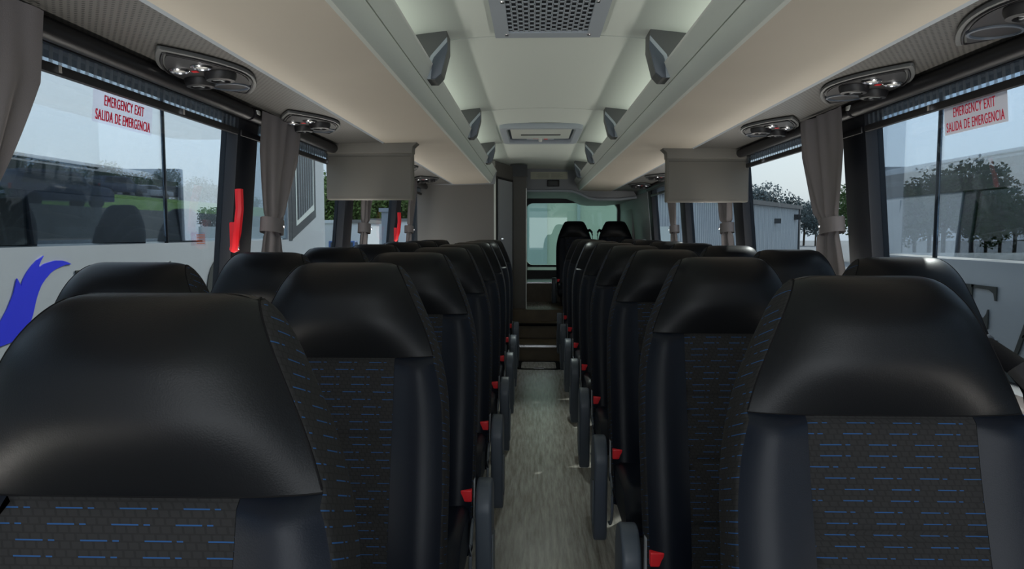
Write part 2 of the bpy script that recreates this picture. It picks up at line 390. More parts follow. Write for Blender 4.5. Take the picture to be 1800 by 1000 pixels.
hp = A + dd * .14 + nn * .02
MB().box((hp.x - .0, hp.y - .05, 1.235), (hp.x + .02, hp.y + .07, 1.25)).build('handle', 'chrome', door)
st(MB().box((-.305, 8.0, .45), (-.133, 8.04, 1.93)).build('wall_lavatory', 'partition'))
st(MB().box((-.315, 7.98, 1.93), (-.125, 8.05, 2.06)).build('trim_lavatory_header', 'grey_dark'))
st(MB().box((-.17, 8.04, .45), (-.14, 9.6, 2.06)).build('wall_lavatory', 'partition'))
st(MB().box((-.140, 7.995, .45), (-.131, 8.005, 1.80)).build('trim_door_strip', 'fascia_bright'))

# ------------------------------------------------------------------ luggage racks and service channels
for sx, y1, side in ((-1, 7.30, 'lavatory side'), (1, 8.62, 'side opposite the lavatory')):
    r = empty('luggage_rack', (0, 0, 0), 0, 'long cream-bottomed overhead luggage rack above the seats on the ' + side, 'luggage rack')
    def PR(p): return [(sx * x, z) for x, z in p]
    MB().prism(PR([(.50, 1.812), (.70, 1.803), (.872, 1.800), (.885, 1.812), (.70, 1.818), (.50, 1.826)]), 'y', Y0, y1).build('bottom_panel', 'rack_under', r, smooth=True)
    y2 = y1 + (.45 if sx < 0 else 0)
    MB().prism(PR([(.505, 1.811), (.492, 1.812), (.480, 1.826), (.468, 1.853), (.462, 1.872), (.474, 1.876), (.492, 1.85), (.508, 1.83)]), 'y', Y0, y2).build('lower_fascia', 'fascia', r, smooth=True)
    MB().prism(PR([(.460, 1.875), (.452, 1.893), (.440, 1.920), (.433, 1.934), (.448, 1.938), (.466, 1.90), (.474, 1.879)]), 'y', Y0, y2).build('upper_fascia', 'fascia', r, smooth=True)
    MB().prism(PR([(.434, 1.933), (.431, 1.940), (.436, 1.945), (.450, 1.942), (.450, 1.936)]), 'y', Y0, y2 + .012).build('lip', 'fascia_bright', r, smooth=True)
    MB().prism(PR([(.875, 1.803), (.884, 1.797), (.890, 1.803), (.886, 1.812)]), 'y', Y0, y1).build('outer_edging', 'grey_pale', r)
    MB().prism(PR([(.43, 1.945), (.45, 1.80), (.9, 1.79), (1.1, 1.8), (1.1, 2.02), (.7, 2.02), (.7, 1.87)]), 'y', y1, y1 + .01).build('end_cap', 'grey_trim', r)
    c = empty('service_channel', (0, 0, 0), 0, 'perforated grey service channel between luggage rack and windows on the ' + side, 'service channel')
    MB().prism(PR([(.888, 1.805), (1.185, 1.797), (1.185, 1.812), (.888, 1.818)]), 'y', Y0, y1).build('perforated_panel', 'perforated', c)
    MB().prism(PR([(1.165, 1.800), (1.180, 1.786), (1.192, 1.80), (1.175, 1.815)]), 'y', Y0, y1).build('edging', 'grey_dark', c)

def service_unit():
    u = empty('passenger_service_unit')
    # long grey plate with pointed oval outline, slightly proud of the channel (z = 0 is the channel face, -z down)
    ys_ = [-.30 + .60 * k / 18 for k in range(19)]; pl = [(.112 * (1 - abs(y / .30) ** 1.8) + .004, y) for y in ys_] + [(-.112 * (1 - abs(y / .30) ** 1.8) - .004, y) for y in reversed(ys_)]
    MB().prism(pl, 'z', -.012, 0).build('base_plate', 'grey_mid', u, bevel=.004)
    MB().prism([(x * .84, y * .84) for x, y in pl], 'z', -.016, -.011).build('inner_plate', 'black', u)
    rim = MB().tube([(x * .90, y * .90, -.013) for x, y in pl] + [(pl[0][0] * .90, pl[0][1] * .90, -.013)], .004, 6); rim.build('rim', 'black', u, smooth=True)
    for x, y in ((-.045, -.03), (.05, .04)):
        Mx = Matrix.Translation((x, y, -.012))
        n = MB().lathe([(.046, 0), (.046, -.012), (.040, -.026), (.028, -.028), (.026, -.014), (0.001, -.012)], 24, Mx).build('air_nozzle', 'black', u, smooth=True)
        MB().box((x - .024, y - .003, -.036), (x + .024, y + .003, -.024)).box((x - .003, y - .024, -.036), (x + .003, y + .024, -.024)).build('vane', 'grey_trim', n)
    for x, y in ((.05, -.09), (-.03, -.12)):
        Mx = Matrix.Translation((x, y, -.012))
        n = MB().lathe([(.030, 0), (.030, -.006), (.025, -.010), (.024, -.004), (0.001, -.003)], 20, Mx).build('reading_light', 'chrome', u, smooth=True)
        MB().lathe([(.022, -.003), (.012, -.008), (.001, -.009)], 16, Mx).build('lens', 'lens', n, smooth=True)
    Mx = Matrix.Translation((0, .15, -.012))
    n = MB().lathe([(.060, 0), (.058, -.008), (.052, -.009), (.050, -.003), (0.001, -.003)], 28, Mx).build('speaker', 'slate', u, smooth=True)
    MB().box((.005, -.075, -.018), (.022, -.06, -.010)).build('call_button', 'red', u)
    return u
pu = service_unit(); first = True
names = {(-1, 0): 'above the big window and blue wing', (-1, 1): 'above the first tied curtain', (-1, 2): 'behind the hanging monitor',
         (-1, 3): 'last before the lavatory wall', (1, 0): 'at the top corner of the picture', (1, 1): 'above the emergency exit sticker with white backing',
         (1, 2): 'just in front of the hanging monitor', (1, 3): 'behind the hanging monitor', (1, 4): 'in the rear', (1, 5): 'last before the rear bulkhead'}
for sx, ys, sd_ in ((-1, (2.17, 3.16, 5.35, 6.5), 'lavatory'), (1, (1.60, 2.42, 3.37, 5.3, 6.3, 7.4), 'building')):
    for i, y in enumerate(ys):
        u = pu if first else copy_tree(pu); first = False
        u.location = (sx * 1.035, y, 1.798); u.rotation_euler = (0, math.radians(sx * 2), 0 if sx > 0 else 0); u.scale = (1 if sx > 0 else -1, 1, 1)
        T(u, 'dark oval reading light unit, %s side, %s' % (sd_, names[(sx, i)]), 'service unit', 'reading light units over the seats')

# ceiling brackets carrying the racks
def bracket(sx):
    b = empty('rack_bracket')
    P = lambda l: [(sx * x, z - 1.862) for x, z in l]
    MB().prism(P([(.380, 2.075), (.380, 1.998), (.404, 1.908), (.426, 1.885), (.52, 1.885), (.52, 2.075)]), 'y', 0, .12).build('body', 'grey_mid', b, bevel=.003)
    MB().prism(P([(.378, 2.040), (.378, 1.996), (.402, 1.906), (.425, 1.885), (.455, 1.885), (.447, 1.955), (.440, 1.972)]), 'y', -.006, .006).build('surround', 'grey_pale', b, bevel=.002)
    MB().prism(P([(.376, 2.022), (.376, 1.994), (.400, 1.904), (.424, 1.885), (.440, 1.885), (.433, 1.952), (.428, 1.964)]), 'y', -.010, .005).build('inset_panel', 'slate', b, bevel=.002)
    return b
bn = ['nearest the camera, beside the ceiling grille', 'between the grille and the roof hatch', 'just before the roof hatch', 'behind the roof hatch']
for sx, s_ in ((-1, 'lavatory-side'), (1, 'building-side')):
    b0 = bracket(sx)
    for i, y in enumerate(((2.72, 4.38, 6.00) if sx < 0 else (2.72, 4.38, 6.00, 7.6))):
        b = b0 if i == 0 else copy_tree(b0)
        b.location = (0, y, 1.862)
        T(b, 'grey angular bracket from ceiling to %s luggage rack, %s' % (s_, ['first from the camera', 'second from the camera', 'third from the camera', 'fourth, beyond the roof hatch'][i]), 'bracket', 'brackets under the ceiling')

# air return grille in the ceiling
g = empty('ceiling_grille', (0, 0, 0), 0, 'grey ceiling air grille with staggered square holes and screws', 'grille')
gz = 2.062
MB().box((-.19, 1.95, gz + .003), (.19, 2.79, gz + .018)).build('backing', 'black', g)
bars = MB(); NX = 15; W = .30; x0 = -W / 2; cw = W / NX
for i in range(NX + 1): bars.box((x0 + i * cw - .0028, 2.0, gz - .001), (x0 + i * cw + .0028, 2.735, gz + .001))
for i in range(NX):
    y = 2.0 + (0 if i % 2 else .024)
    while y < 2.735:
        bars.box((x0 + i * cw, y, gz - .001), (x0 + (i + 1) * cw, min(2.735, y + .013), gz + .001)); y += .048
bars.build('lattice', 'grey_pale', g)
MB().box((-.20, 1.95, gz - .006), (-.148, 2.80, gz + .006)).box((.148, 1.95, gz - .006), (.20, 2.80, gz + .006)).box((-.148, 2.735, gz - .006), (.148, 2.80, gz + .006)).box((-.148, 1.95, gz - .006), (.148, 2.0, gz + .006)).build('plate', 'grey_pale', g)
for x in (-.155, .155):
    for y in (2.37, 2.755):
        MB().lathe([(.009, 0), (.007, -.004), (.001, -.005)], 12, Matrix.Translation((x, y, gz - .006))).build('screw', 'chrome', g)
# roof hatch
h = empty('roof_hatch', (0, 5.55, 2.07), 0, 'pale framed roof escape hatch in the ceiling with red warning label', 'roof hatch')
def holedz(outer, inner, za, zb, y_off=0):
    m = holed(MB(), outer, inner, za, zb); m.v = [(x, z, y) for x, y, z in m.v]; return m
holedz(rrect(-.30, .30, -.46, .46, .07), rrect(-.25, .25, -.40, .40, .05), -.028, .01).build('frame', 'grey_pale', h, bevel=.006)
MB().box((-.25, -.40, .004), (.25, .40, .01)).build('recess', 'slate', h)
MB().box((-.225, -.36, -.022), (.225, .16, .002)).build('cover', 'fascia', h, bevel=.01)
MB().box((-.15, -.10, -.026), (.15, -.06, -.021)).build('grab_slot', 'grey_dark', h)
MB().lathe([(.016, .01), (.016, -.03), (.012, -.04), (.001, -.042)], 16, Matrix.Translation((0, .20, 0))).build('knob', 'fascia_bright', h, smooth=True)
lb = MB().box((-.11, .24, -.004), (.11, .36, .003)).build('warning_label', 'grey_pale', h)
MB().box((-.10, .27, -.0055), (-.085, .285, -.004)).box((-.06, .26, -.0055), (-.02, .268, -.004)).box((-.06, .29, -.0055), (-.01, .298, -.004)).box((.03, .25, -.0055), (.06, .34, -.004)).build('print', 'red', lb)

# signs on the rear bulkhead
t = empty('notice_strip', (0, 8.745, 2.0), 0, 'long cream notice strip on the rear bulkhead', 'notice')
MB().box((-.09, -.003, -.045), (.36, .002, .045)).build('sheet', 'label_cream', t)
m_ = MB()
for k in range(5): m_.box((-.02 if k % 2 else .0, -.0045, -.032 + k * .013), (.13, -.003, -.028 + k * .013)); m_.box((.16, -.0045, -.032 + k * .013), (.30 if k % 2 else .27, -.003, -.028 + k * .013))
m_.build('print', 'label_ink', t)
t = empty('digital_clock', (.185, 8.745, 1.905), 0, 'small black digital clock on the rear bulkhead under the notice', 'clock')
MB().box((-.075, -.02, -.04), (.075, .004, .04)).build('case', 'black', t, bevel=.008)
MB().box((-.055, -.022, -.022), (.055, -.019, .022)).build('display', 'car_glass', t)

# monitors hanging from the racks
def monitor(sx):
    m = empty('monitor')
    MB().box((-.243, -.03, -.325), (.243, .03, -.03)).build('rear_cover', 'monitor', m, bevel=.012, seg=3)
    MB().box((-.232, -.034, -.305), (.232, -.028, -.085)).build('raised_back', 'monitor', m, bevel=.006)
    up = [(-.27, -.015), (-.262, 0.010), (-.15, .012)] + [(-.15 + .12 * k / 8, .012 + .028 * math.sin(PI * k / 8) ** 2) for k in range(1, 8)] + [(-.02, .010), (.15, .006), (.262, .012), (.27, -.012), (.245, -.035), (.243, -.07), (-.243, -.07), (-.245, -.035)]
    if sx > 0: up = [(-x, z) for x, z in up]
    MB().prism(up, 'y', -.05, .05).build('mounting_flange', 'monitor', m, bevel=.006)
    return m
m = monitor(-1); m.location = (-.965, 3.99, 1.815); T(m, 'grey drop-down monitor hanging from the lavatory-side luggage rack', 'monitor')
m = monitor(1); m.location = (.975, 4.30, 1.812); T(m, 'grey drop-down monitor hanging from the building-side luggage rack', 'monitor')

# ------------------------------------------------------------------ curtains, blinds, handles, stickers
def curtain(length, seed, depth):
    r = random.Random(seed); M = 64; N = 44
    z0, z1 = .95, 1.788; zt = 1.335
    ph = [r.uniform(0, 6.28) for _ in range(4)]; fr = [2.0, 3.1, 4.7, 1.2]
    rows = []
    for i in range(N + 1):
        z = z0 + (z1 - z0) * i / N
        if z > zt: k = (z - zt) / (z1 - zt); wid = .36 + .64 * min(1, k * 1.5) ** .8; cen = .40 - .02 * k
        else: k = (zt - z) / (zt - z0); wid = .36 + .30 * min(1, k * 2.0); cen = .36
        top = max(0, (z - zt) / (z1 - zt))
        row = []
        for j in range(M + 1):
            s = j / M
            y = (cen + (s - cen) * wid) * length
            amp = depth * (.5 + .8 * (1 - wid)) * (1 if z < z1 - .05 else .8)
            a = sum(math.sin(2 * PI * f * s * (1 + .10 * math.sin(z * 3 + p)) + p + z * q) * c for f, p, c, q in zip(fr, ph, (.55, .40, .25, .3), (1.2, -2.1, 1.8, .5)))
            if z < zt + .04 and z > zt - .04: a *= .4
            row.append((a * amp, y, z))
        rows.append(row)
    return rows
def put_curtain(sx, y, length, seed, label, depth=.020):
    c = empty('curtain', (0, 0, 0), 0, label, 'curtain', 'tied grey window curtains')
    rows = curtain(length, seed, depth)
    R = [[(sx * (xw(z) - .078 + x), y + yy, z) for x, yy, z in row] for row in rows]
    mb = MB().grid(R); mb.build('fabric', 'curtain', c, smooth=True, angle=80)
    zt = 1.335; yc = y + .39 * length; hw = .19 * length
    pts = [(sx * (xw(zt) - .076 + .040 * math.sin(a)), yc + hw * 1.02 * math.cos(a)) for a in [2 * PI * k / 24 for k in range(24)]]
    m = MB(); vs = []
    for z, d in ((zt - .03, 0), (zt + .03, .0)):
        vs += [(px, py + (pz_ := (z - zt) * .2), z + (py - yc) * -.12) for px, py in pts]
    m.add(vs, [(k, (k + 1) % 24, 24 + (k + 1) % 24, 24 + k) for k in range(24)])
    m.build('tieback', 'curtain', c, smooth=True)
    MB().lathe([(.007, 0), (.006, .005), (.001, .006)], 10, Matrix.Translation((sx * (xw(zt) - .118), yc + .02, zt)) @ Matrix.Rotation(-sx * PI / 2, 4, 'Y')).build('stud', 'chrome', c)
    MB().box((sx * (xw(1.78) - .05) - .012, y - .02, 1.770), (sx * (xw(1.78) - .05) + .012, y + .015, 1.787)).build('hook', 'fascia_bright', c, bevel=.003)
put_curtain(-1, LP[2] + .02, .40, 3, 'grey curtain edge at the top corner nearest the camera, lavatory side')
put_curtain(-1, LP[3] + .04, .46, 5, 'grey tied curtain beside the nearer red window handle')
put_curtain(-1, LP[4] + .08, .36, 6, 'grey tied curtain below the lavatory-side monitor')
put_curtain(-1, LP[5] + .12, .34, 9, 'grey tied curtain beside the farther red window handle')
put_curtain(1, RP[3] + .0, .43, 11, 'large grey tied curtain between warehouse view and emergency exit sticker')
put_curtain(1, RP[4] - .06, .40, 14, 'grey tied curtain under the building-side monitor, nearer of two')
put_curtain(1, RP[5] - .04, .42, 17, 'grey tied curtain under the building-side monitor, farther of two')
for sx, P, s_ in ((-1, LP, 'lavatory-side'), (1, RP, 'building-side')):
    ords = ['nearest', 'second', 'third', 'fourth']
    n = 0
    for k in range(2, len(P) - (0 if sx > 0 else 0)):
        a = P[k] + .0; b = (P[k + 1] if k + 1 < len(P) else 7.3)
        if b < 1.3 or b - a < .5: continue
        bl = empty('roller_blind', (0, 0, 0), 0, 'black roller blind with pleated mesh strip above the %s %s window' % (ords[n], s_), 'blind', 'roller blinds above the windows'); n += 1
        X = lambda z, d: sx * (xw(z) + d)
        MB().tube([(X(1.775, -.035), a + .01, 1.772), (X(1.775, -.035), b - .01, 1.772)], .026, 12).build('cassette', 'black', bl, smooth=True)
        MB().prism([(X(1.755, .012), 1.755), (X(1.705, .012), 1.705), (X(1.705, .014), 1.705), (X(1.755, .014), 1.755)], 'y', a + .20, b).build('pleated_strip', 'pleated_mesh', bl)
        MB().prism([(X(1.712, .012), 1.712), (X(1.712, -.006), 1.712), (X(1.688, -.006), 1.688), (X(1.688, .012), 1.688)], 'y', a + .02, b - .005).build('bottom_bar', 'black', bl, bevel=.005)
        for q in (.35, .72):
            yy = a + (b - a) * q; MB().box((X(1.70, -.007) - .004, yy, 1.692), (X(1.70, -.007) + .004, yy + .012, 1.710)).build('clip', 'chrome', bl)
def handle(y, label):
    z0, z1 = 1.235, 1.475
    hd = empty('emergency_lever', (0, 0, 0), 0, label, 'handle', 'red emergency window handles')
    P3 = lambda z, d: -(xw(z) - d)
    vs = [(P3(1.47, .035), y + .012, 1.475), (P3(1.40, .045), y + .004, 1.40), (P3(1.30, .045), y - .002, 1.31), (P3(1.26, .03), y + .012, 1.262), (P3(1.245, .018), y + .035, 1.243)]
    MB().tube(vs, .016, 8).build('grip', 'red_bright', hd, smooth=True)
    b = MB().box((P3(1.29, .0) - .0, y + .03, 1.235), (P3(1.29, .028), y + .062, 1.35)).build('bracket', 'red', hd, bevel=.006)
    for z in (1.248, 1.338): MB().lathe([(.006, 0), (.004, .004), (.001, .005)], 10, Matrix.Translation((P3(z, .032), y + .045, z)) @ Matrix.Rotation(PI / 2, 4, 'Y')).build('screw', 'chrome', b)
handle(LP[3] - .055, 'long red emergency window handle beside the nearest tied curtain')
handle(LP[5] - .065, 'small-looking red emergency window handle near the lavatory wall')

def text_mesh(txt, height, width, m, name, bold=.0):
    cu = bpy.data.curves.new(name, 'FONT'); cu.body = txt; cu.size = 1; cu.align_x = 'CENTER'; cu.offset = bold; cu.extrude = .0004; cu.space_character = 1.14
    o = bpy.data.objects.new(name, cu); COL.objects.link(o); bpy.context.view_layer.update()
    dg = bpy.context.evaluated_depsgraph_get(); me0 = bpy.data.meshes.new_from_object(o.evaluated_get(dg))
    mb = MB()
    for k in range(4): mb.add([(v.co.x + (k - 1.5) * .014, v.co.y, v.co.z + k * .00015) for v in me0.vertices], [tuple(p.vertices) for p in me0.polygons])
    me = bpy.data.meshes.new(name); me.from_pydata(mb.v, [], mb.f)
    bpy.data.objects.remove(o); xs = [v.co.x for v in me.vertices]; ys = [v.co.y for v in me.vertices]
    sx, sy = width / (max(xs) - min(xs)), height / (max(ys) - min(ys)); mx = (max(xs) + min(xs)) / 2; y0 = min(ys)
    for v in me.vertices: v.co.x = (v.co.x - mx) * sx; v.co.y = (v.co.y - y0) * sy
    me.materials.clear(); me.materials.append(MATS[m]); ob = bpy.data.objects.new(name, me); COL.objects.link(ob); return ob
def sticker(sx, y, z, backing, label):
    s = empty('emergency_sticker', (0, 0, 0), 0, label, 'sticker', 'emergency exit stickers')
    d = .040
    ang = math.atan(.145)
    # local frame: u along the wall as read from inside, v up the glass
    base = Matrix.Translation((sx * (xw(z) + d), y, z))
    U = Vector((0, 1, 0)) if sx < 0 else Vector((0, -1, 0)); V = Vector((-sx * .09, 0, 1)).normalized(); N = U.cross(V)
    R = Matrix((U, V, N)).transposed().to_4x4()
    sh = MB().box((-.15, -.044, -.0005), (.15, .044, .0)).build('film', backing, s); sh.matrix_local = base @ R
    a = text_mesh('EMERGENCY EXIT', .029, .20, 'ink_red', 'lettering'); a.parent = sh; a.location = (0, .006, .001)
    b = text_mesh('SALIDA DE EMERGENCIA', .029, .276, 'ink_red', 'lettering'); b.parent = sh; b.location = (0, -.036, .001)
sticker(-1, 2.07, 1.655, 'sticker_film', 'clear sticker with red emergency exit words on the lavatory-side window')
sticker(1, 2.17, 1.658, 'backlit_paper', 'white sticker with red emergency exit words on the building-side window')
s = empty('window_sticker', (0, 0, 0), 0, 'small clear square sticker with faint orange lines low on the window', 'sticker')
a = MB().box((-xw(1.28) - .041, 2.52, 1.262), (-xw(1.28) - .040, 2.63, 1.31)).build('film', 'sticker_film', s)
m = MB()
for k in range(7): m.box((-xw(1.28) - .040, 2.56, 1.268 + k * .0055), (-xw(1.28) - .039, 2.625, 1.2705 + k * .0055))
mat('ink_orange', (.7, .2, .08), .6); m.build('print', 'ink_orange', a)

# floor hatch before the step
f = empty('floor_hatch', (.0, 6.9, 0), 0, 'flush floor hatch with black rounded frame in the aisle before the step', 'floor hatch')
holedz(rrect(-.235, .235, -.17, .25, .07), rrect(-.17, .17, -.145, .22, .04), .0, .007).build('frame', 'rubber', f)
MB().box((-.165, -.14, 0), (.165, .215, .005)).build('lid', 'vinyl_planks', f)
MB().box((-.05, -.125, .004), (.05, -.10, .009)).build('pull', 'chrome', f)
f = empty('step_hatch', (.0, 7.64, 0), 0, 'dark rounded hatch outline on the second step riser', 'step hatch')
m = holed(MB(), rrect(-.27, .27, .17, .315, .06), rrect(-.24, .24, .17, .30, .04), -.012, 0); m.build('frame', 'rubber', f)

# ------------------------------------------------------------------ seats
SF = smooth_tab([(.36, .206), (.60, .214), (.80, .217), (.93, .214), (1.0, .206), (1.06, .190), (1.11, .172), (1.142, .158), (1.18, .140), (1.21, .127), (1.246, .110)])
WM = [(z, v + .006) for z, v in SF]
YB = smooth_tab([(.36, -.13), (.6, -.075), (.85, -.01), (1.0, .035), (1.1, .058), (1.246, .066)])
TH = smooth_tab([(.36, .10), (.7, .115), (.95, .115), (1.05, .118), (1.12, .118), (1.18, .112), (1.246, .10)])
NF, NS = 28, 7
ZH, XP = 1.056, .114
SEAM = [.605, .755, .905]
def topr(z, zr=1.180, zt=1.246):
    if z <= zr: return 1.0
    t = min(1, (z - zr) / (zt - zr)); return max(.03, math.sqrt(max(0, 1 - t * t)))
def front_pt(s, z):
    sf = interp(SF, z); T_ = interp(TH, z); yb = interp(YB, z); f = topr(z); hw = sf * (.92 + .08 * f)
    x = s * hw; ym = yb - T_ / 2
    if z >= ZH:
        bul = .030 * (1 - abs(s) ** 2.6) * (math.sin(PI / 2 * min(1, (z - ZH) / .085)) if z > ZH else 0) - .0
        yf = ym - T_ / 2 * f - bul * f + .006
        yf += .014 * abs(s) ** 5
        z = z - .007 * abs(s) ** 8 * (1 - f)
    else:
        ax = abs(x); b = 0
        if ax < XP:
            b = -.004 + .006 * (1 - (ax / XP) ** 4)
            g = min(abs(z - q) for q in SEAM + [ZH]); b -= .008 * math.exp(-(g / .006) ** 2)
            b -= .006 * math.exp(-((XP - ax) / .005) ** 2)
        else:
            q = (ax - XP) / max(.001, hw - XP); b = .013 * math.sin(PI * min(1, q * .80 + .02)) ** .9 if 0 < q < 1.1 else 0; b -= .014 * max(0, q - .5) ** 2 * 4
            g = ZH - z; b *= min(1, (g / .02) ** .5 if g > 0 else 0)
        yf = ym - T_ / 2 - b
    return Vector((x, yf, z))
def build_seat_back(root):
    zs = [.36 + (.60 - .36) * i / 8 for i in range(9)] + [.60 + (ZH - .60) * i / 60 for i in range(1, 61)]
    zh = [ZH + .0005] + [ZH + (1.180 - ZH) * i / 16 for i in range(1, 17)]
    zh[1] = ZH + .004; zh += [1.180 + .066 * math.sin(PI / 2 * i / 11) for i in range(1, 12)]
    # x columns below the headrest, snapped to the panel seam
    def cols(a, b, n): return [a + (b - a) * i / n for i in range(n + 1)]
    def patch(zlist, sfun):
        return [[front_pt(s, z) for s in sfun(z)] for z in zlist]
    def hw(z): return interp(SF, z)
    cp = lambda z: [x / hw(z) for x in cols(-XP, XP, 20)]
    MB().grid(patch(zs, cp)).build('centre_panel', 'fabric', root, smooth=True, angle=85)
    for sg in (-1, 1):
        bo = lambda z: [sg * x / hw(z) for x in cols(XP + .0005, hw(z), 12)]
        MB().grid(patch(zs, bo)).build('side_bolster', 'leather', root, smooth=True, angle=85)
    hr = patch(zh, lambda z: cols(-1, 1, 28))
    # close the headrest over its top onto the shell
    def back_y(z):
        T_ = interp(TH, z); f = topr(z); return interp(YB, z) - T_ / 2 + T_ / 2 * f
    zt = zh[-1]; last = hr[-1]
    hr.append([Vector((p.x, back_y(zt), p.z)) for p in last])
    MB().grid(hr).build('headrest', 'leather_head', root, smooth=True, angle=85)
    rows = []
    for z in zs + zh:
        T_ = interp(TH, z); f = topr(z); fp = front_pt(1, z); wm = interp(WM, z); wm = fp.x + (wm - fp.x) * max(.4, f) + .001
        yb = back_y(z); side = []
        for k in range(NS + 1):
            a = PI / 2 * k / NS; side.append((fp.x + (wm - fp.x) * math.sin(a) ** .8, fp.y + (yb - fp.y) * .55 * (1 - math.cos(a))))
        ymid = side[-1][1]
        for k in range(1, 5):
            a = PI / 2 * k / 4; side.append((wm - .02 * (1 - math.cos(a)), ymid + (yb - ymid) * math.sin(a)))
        zz = fp.z; ring = [(x, y, zz) for x, y in side] + [(x, y, z if q == 0 else (z + zz) / 2 + (z - zz) * .3) for q, (x, y) in [(q, (wm * q * .88, yb + .003)) for q in (.6, 0, -.6)]] + [(-x, y, zz) for x, y in reversed(side)]
        rows.append(ring)
    MB().grid(rows).build('shell', 'fabric', root, smooth=True, angle=60)
    # piping along the headrest edge
    pip = [front_pt(-1, z) for z in reversed(zh)] + [front_pt(-1 + 2 * i / 28, ZH + .0002) for i in range(1, 28)] + [front_pt(1, z) for z in zh]
    MB().tube([p + Vector((0, .0006, 0)) for p in pip], .0014, 6).build('piping', 'rubber', root, smooth=True)

def rbox(name, m, root, a, b, bev, seg=4): return MB().box(a, b).build(name, m, root, bevel=bev, seg=seg)
def make_seat(kind):   # 1 / -1: aisle seat with its armrest at +x / -x; 2 / -2: window seat of the same side
    s = empty('bus_seat'); aisle = kind if abs(kind) == 1 else 0
    build_seat_back(s)
    # cushion: bolsters, centre fabric, front roll
    rows = []
    for i in range(25):
        y = -.09 - .41 * i / 24; row = []
        for j in range(25):
            q = -1 + 2 * j / 24; x = q * .205
            z = .488 + .016 * (abs(q) ** 3) + .012 * math.sin(PI * i / 24)
            e = max(0, (i - 19) / 5); z -= .05 * e ** 2.2
            ex = max(0, (abs(q) - .86) / .14); z -= .02 * ex ** 2
            row.append((x, y - .01 * math.sin(PI * j / 24) * (i / 24), z))
        rows.append(row)
    cu = MB().grid(rows)
    f = rows[-1]; cu.grid([f, [(x * 1.0, y - .012, z - .04) for x, y, z in f], [(x * .98, y + .0, .37) for x, y, z in f], [(x * .96, y + .04, .355) for x, y, z in f]])
    for q in (0, -1): cu.grid([[r[q] for r in rows], [(r[q][0] * 1.02, r[q][1], .40) for r in rows], [(r[q][0] * .97, r[q][1], .355) for r in rows]])
    cu.build('cushion', 'leather', s, smooth=True, angle=70)
    rbox('under_frame', 'black', s, (-.17, -.50, .25), (.17, -.12, .365), .01)
    rbox('pedestal', 'grey_dark', s, (-.03 , -.42, 0.0), (.03, -.22, .25), .008)
    if aisle:
        k = aisle
        ya = -.14 if k > 0 else -.075
        # upright rounded arm module: side outline in (y, z), swept across x
        ol = [(ya + .01 + .085 * math.cos(a), .475 + .085 * math.sin(a)) for a in [PI * t / 12 for t in range(13)]]
        ol += [(ya - .072, .40), (ya - .066, .22), (ya - .050, .185), (ya + .035, .185), (ya + .075, .26), (ya + .092, .36)]
        xa, xb = k * .224, k * .272
        arm = MB().prism(ol, 'x', min(xa, xb), max(xa, xb)).build('armrest', 'slate', s, bevel=.010, seg=3)
        ins = [(ya + .01 + (y - ya - .01) * .68, .44 + (z - .44) * .80) for y, z in ol]
        MB().prism([(y, z) for y, z in ins if z < .43] + [(ya + .055, .43), (ya - .04, .43)][::-1][:0], 'x', min(xb, xb + k * .004), max(xb, xb + k * .004)).build('side_inlay', 'slate_light', arm)
        yk = min(ya - .035, -.175)
        st_ = rbox('buckle_stalk', 'grey_trim', s, (min(k * .198, k * .221), yk - .0, .45), (max(k * .198, k * .221), yk + .025, .572), .005)
        bu = rbox('buckle', 'red_bright', s, (min(k * .180, k * .214), yk - .032, .515), (max(k * .180, k * .214), yk - .004, .550), .004)
        xs_ = [k * .198, k * .206]
        ring = [(ya - .06 - .10 * math.sin(a), .36 + .10 * math.cos(a)) for a in [PI * t / 10 for t in range(11)]]
        MB().tube([(k * .217, y, z) for y, z in ring], .005, 6).build('hinge_trim', 'slate_light', s, smooth=True)
    # belt guide and strap on the inner shoulder
    q = -aisle if aisle else (1 if kind == 2 else -1)
    pts = [(q * .165, .055, 1.125), (q * .192, .03, 1.135), (q * .210, -.005, 1.115), (q * .218, -.03, 1.06), (q * .222, -.07, .90), (q * .222, -.13, .70), (q * .222, -.20, .52)]
    bs = MB().tube(pts, .0035, 8, 5.0).build('belt_strap', 'black', s, smooth=True)
    MB().tube([(q * .175, .045, 1.11), (q * .198, .025, 1.142), (q * .219, -.01, 1.115), (q * .222, -.02, 1.07)], .006, 8).build('belt_guide', 'black', s, smooth=True)
    return s
ZL = [.72 + .765 * k for k in range(8)]; ZR = [1.05 + .805 * k for k in range(8)]
protoA = {}
ordn = ['first', 'second', 'third', 'fourth', 'fifth', 'sixth', 'seventh', 'eighth']
def put_seat(kind, x, y, z, label, group):
    if kind not in protoA:
        protoA[kind] = make_seat(kind); s = protoA[kind]
    else: s = copy_tree(protoA[kind])
    s.location = (x, y, z); T(s, label, 'bus seat', group); return s
for k in range(8):
    put_seat(1, -.447, ZL[k], 0, 'black bus seat, aisle place in the %s row on the lavatory side' % ordn[k], 'bus seats along the aisle')
    if k > 0: put_seat(2, -.905, ZL[k], 0, 'black bus seat, window place in the %s row on the lavatory side' % ordn[k], 'bus seats by the windows')
    put_seat(-1, .441, ZR[k], 0, 'black bus seat, aisle place in the %s row on the building side' % ordn[k], 'bus seats along the aisle')
    put_seat(-2, .898, ZR[k], 0, 'black bus seat, window place in the %s row on the building side' % ordn[k], 'bus seats by the windows')
put_seat(-1, .445, 8.75, .20, 'raised black bus seat before the rear window, beside the steps', 'raised bus seats at the rear')
put_seat(-2, .945, 8.75, .20, 'raised black bus seat before the rear window, against the side wall', 'raised bus seats at the rear')
led = empty('floor_light', (0, 0, 0), 0, 'small curved blue light beside an aisle seat on the building side', 'light')
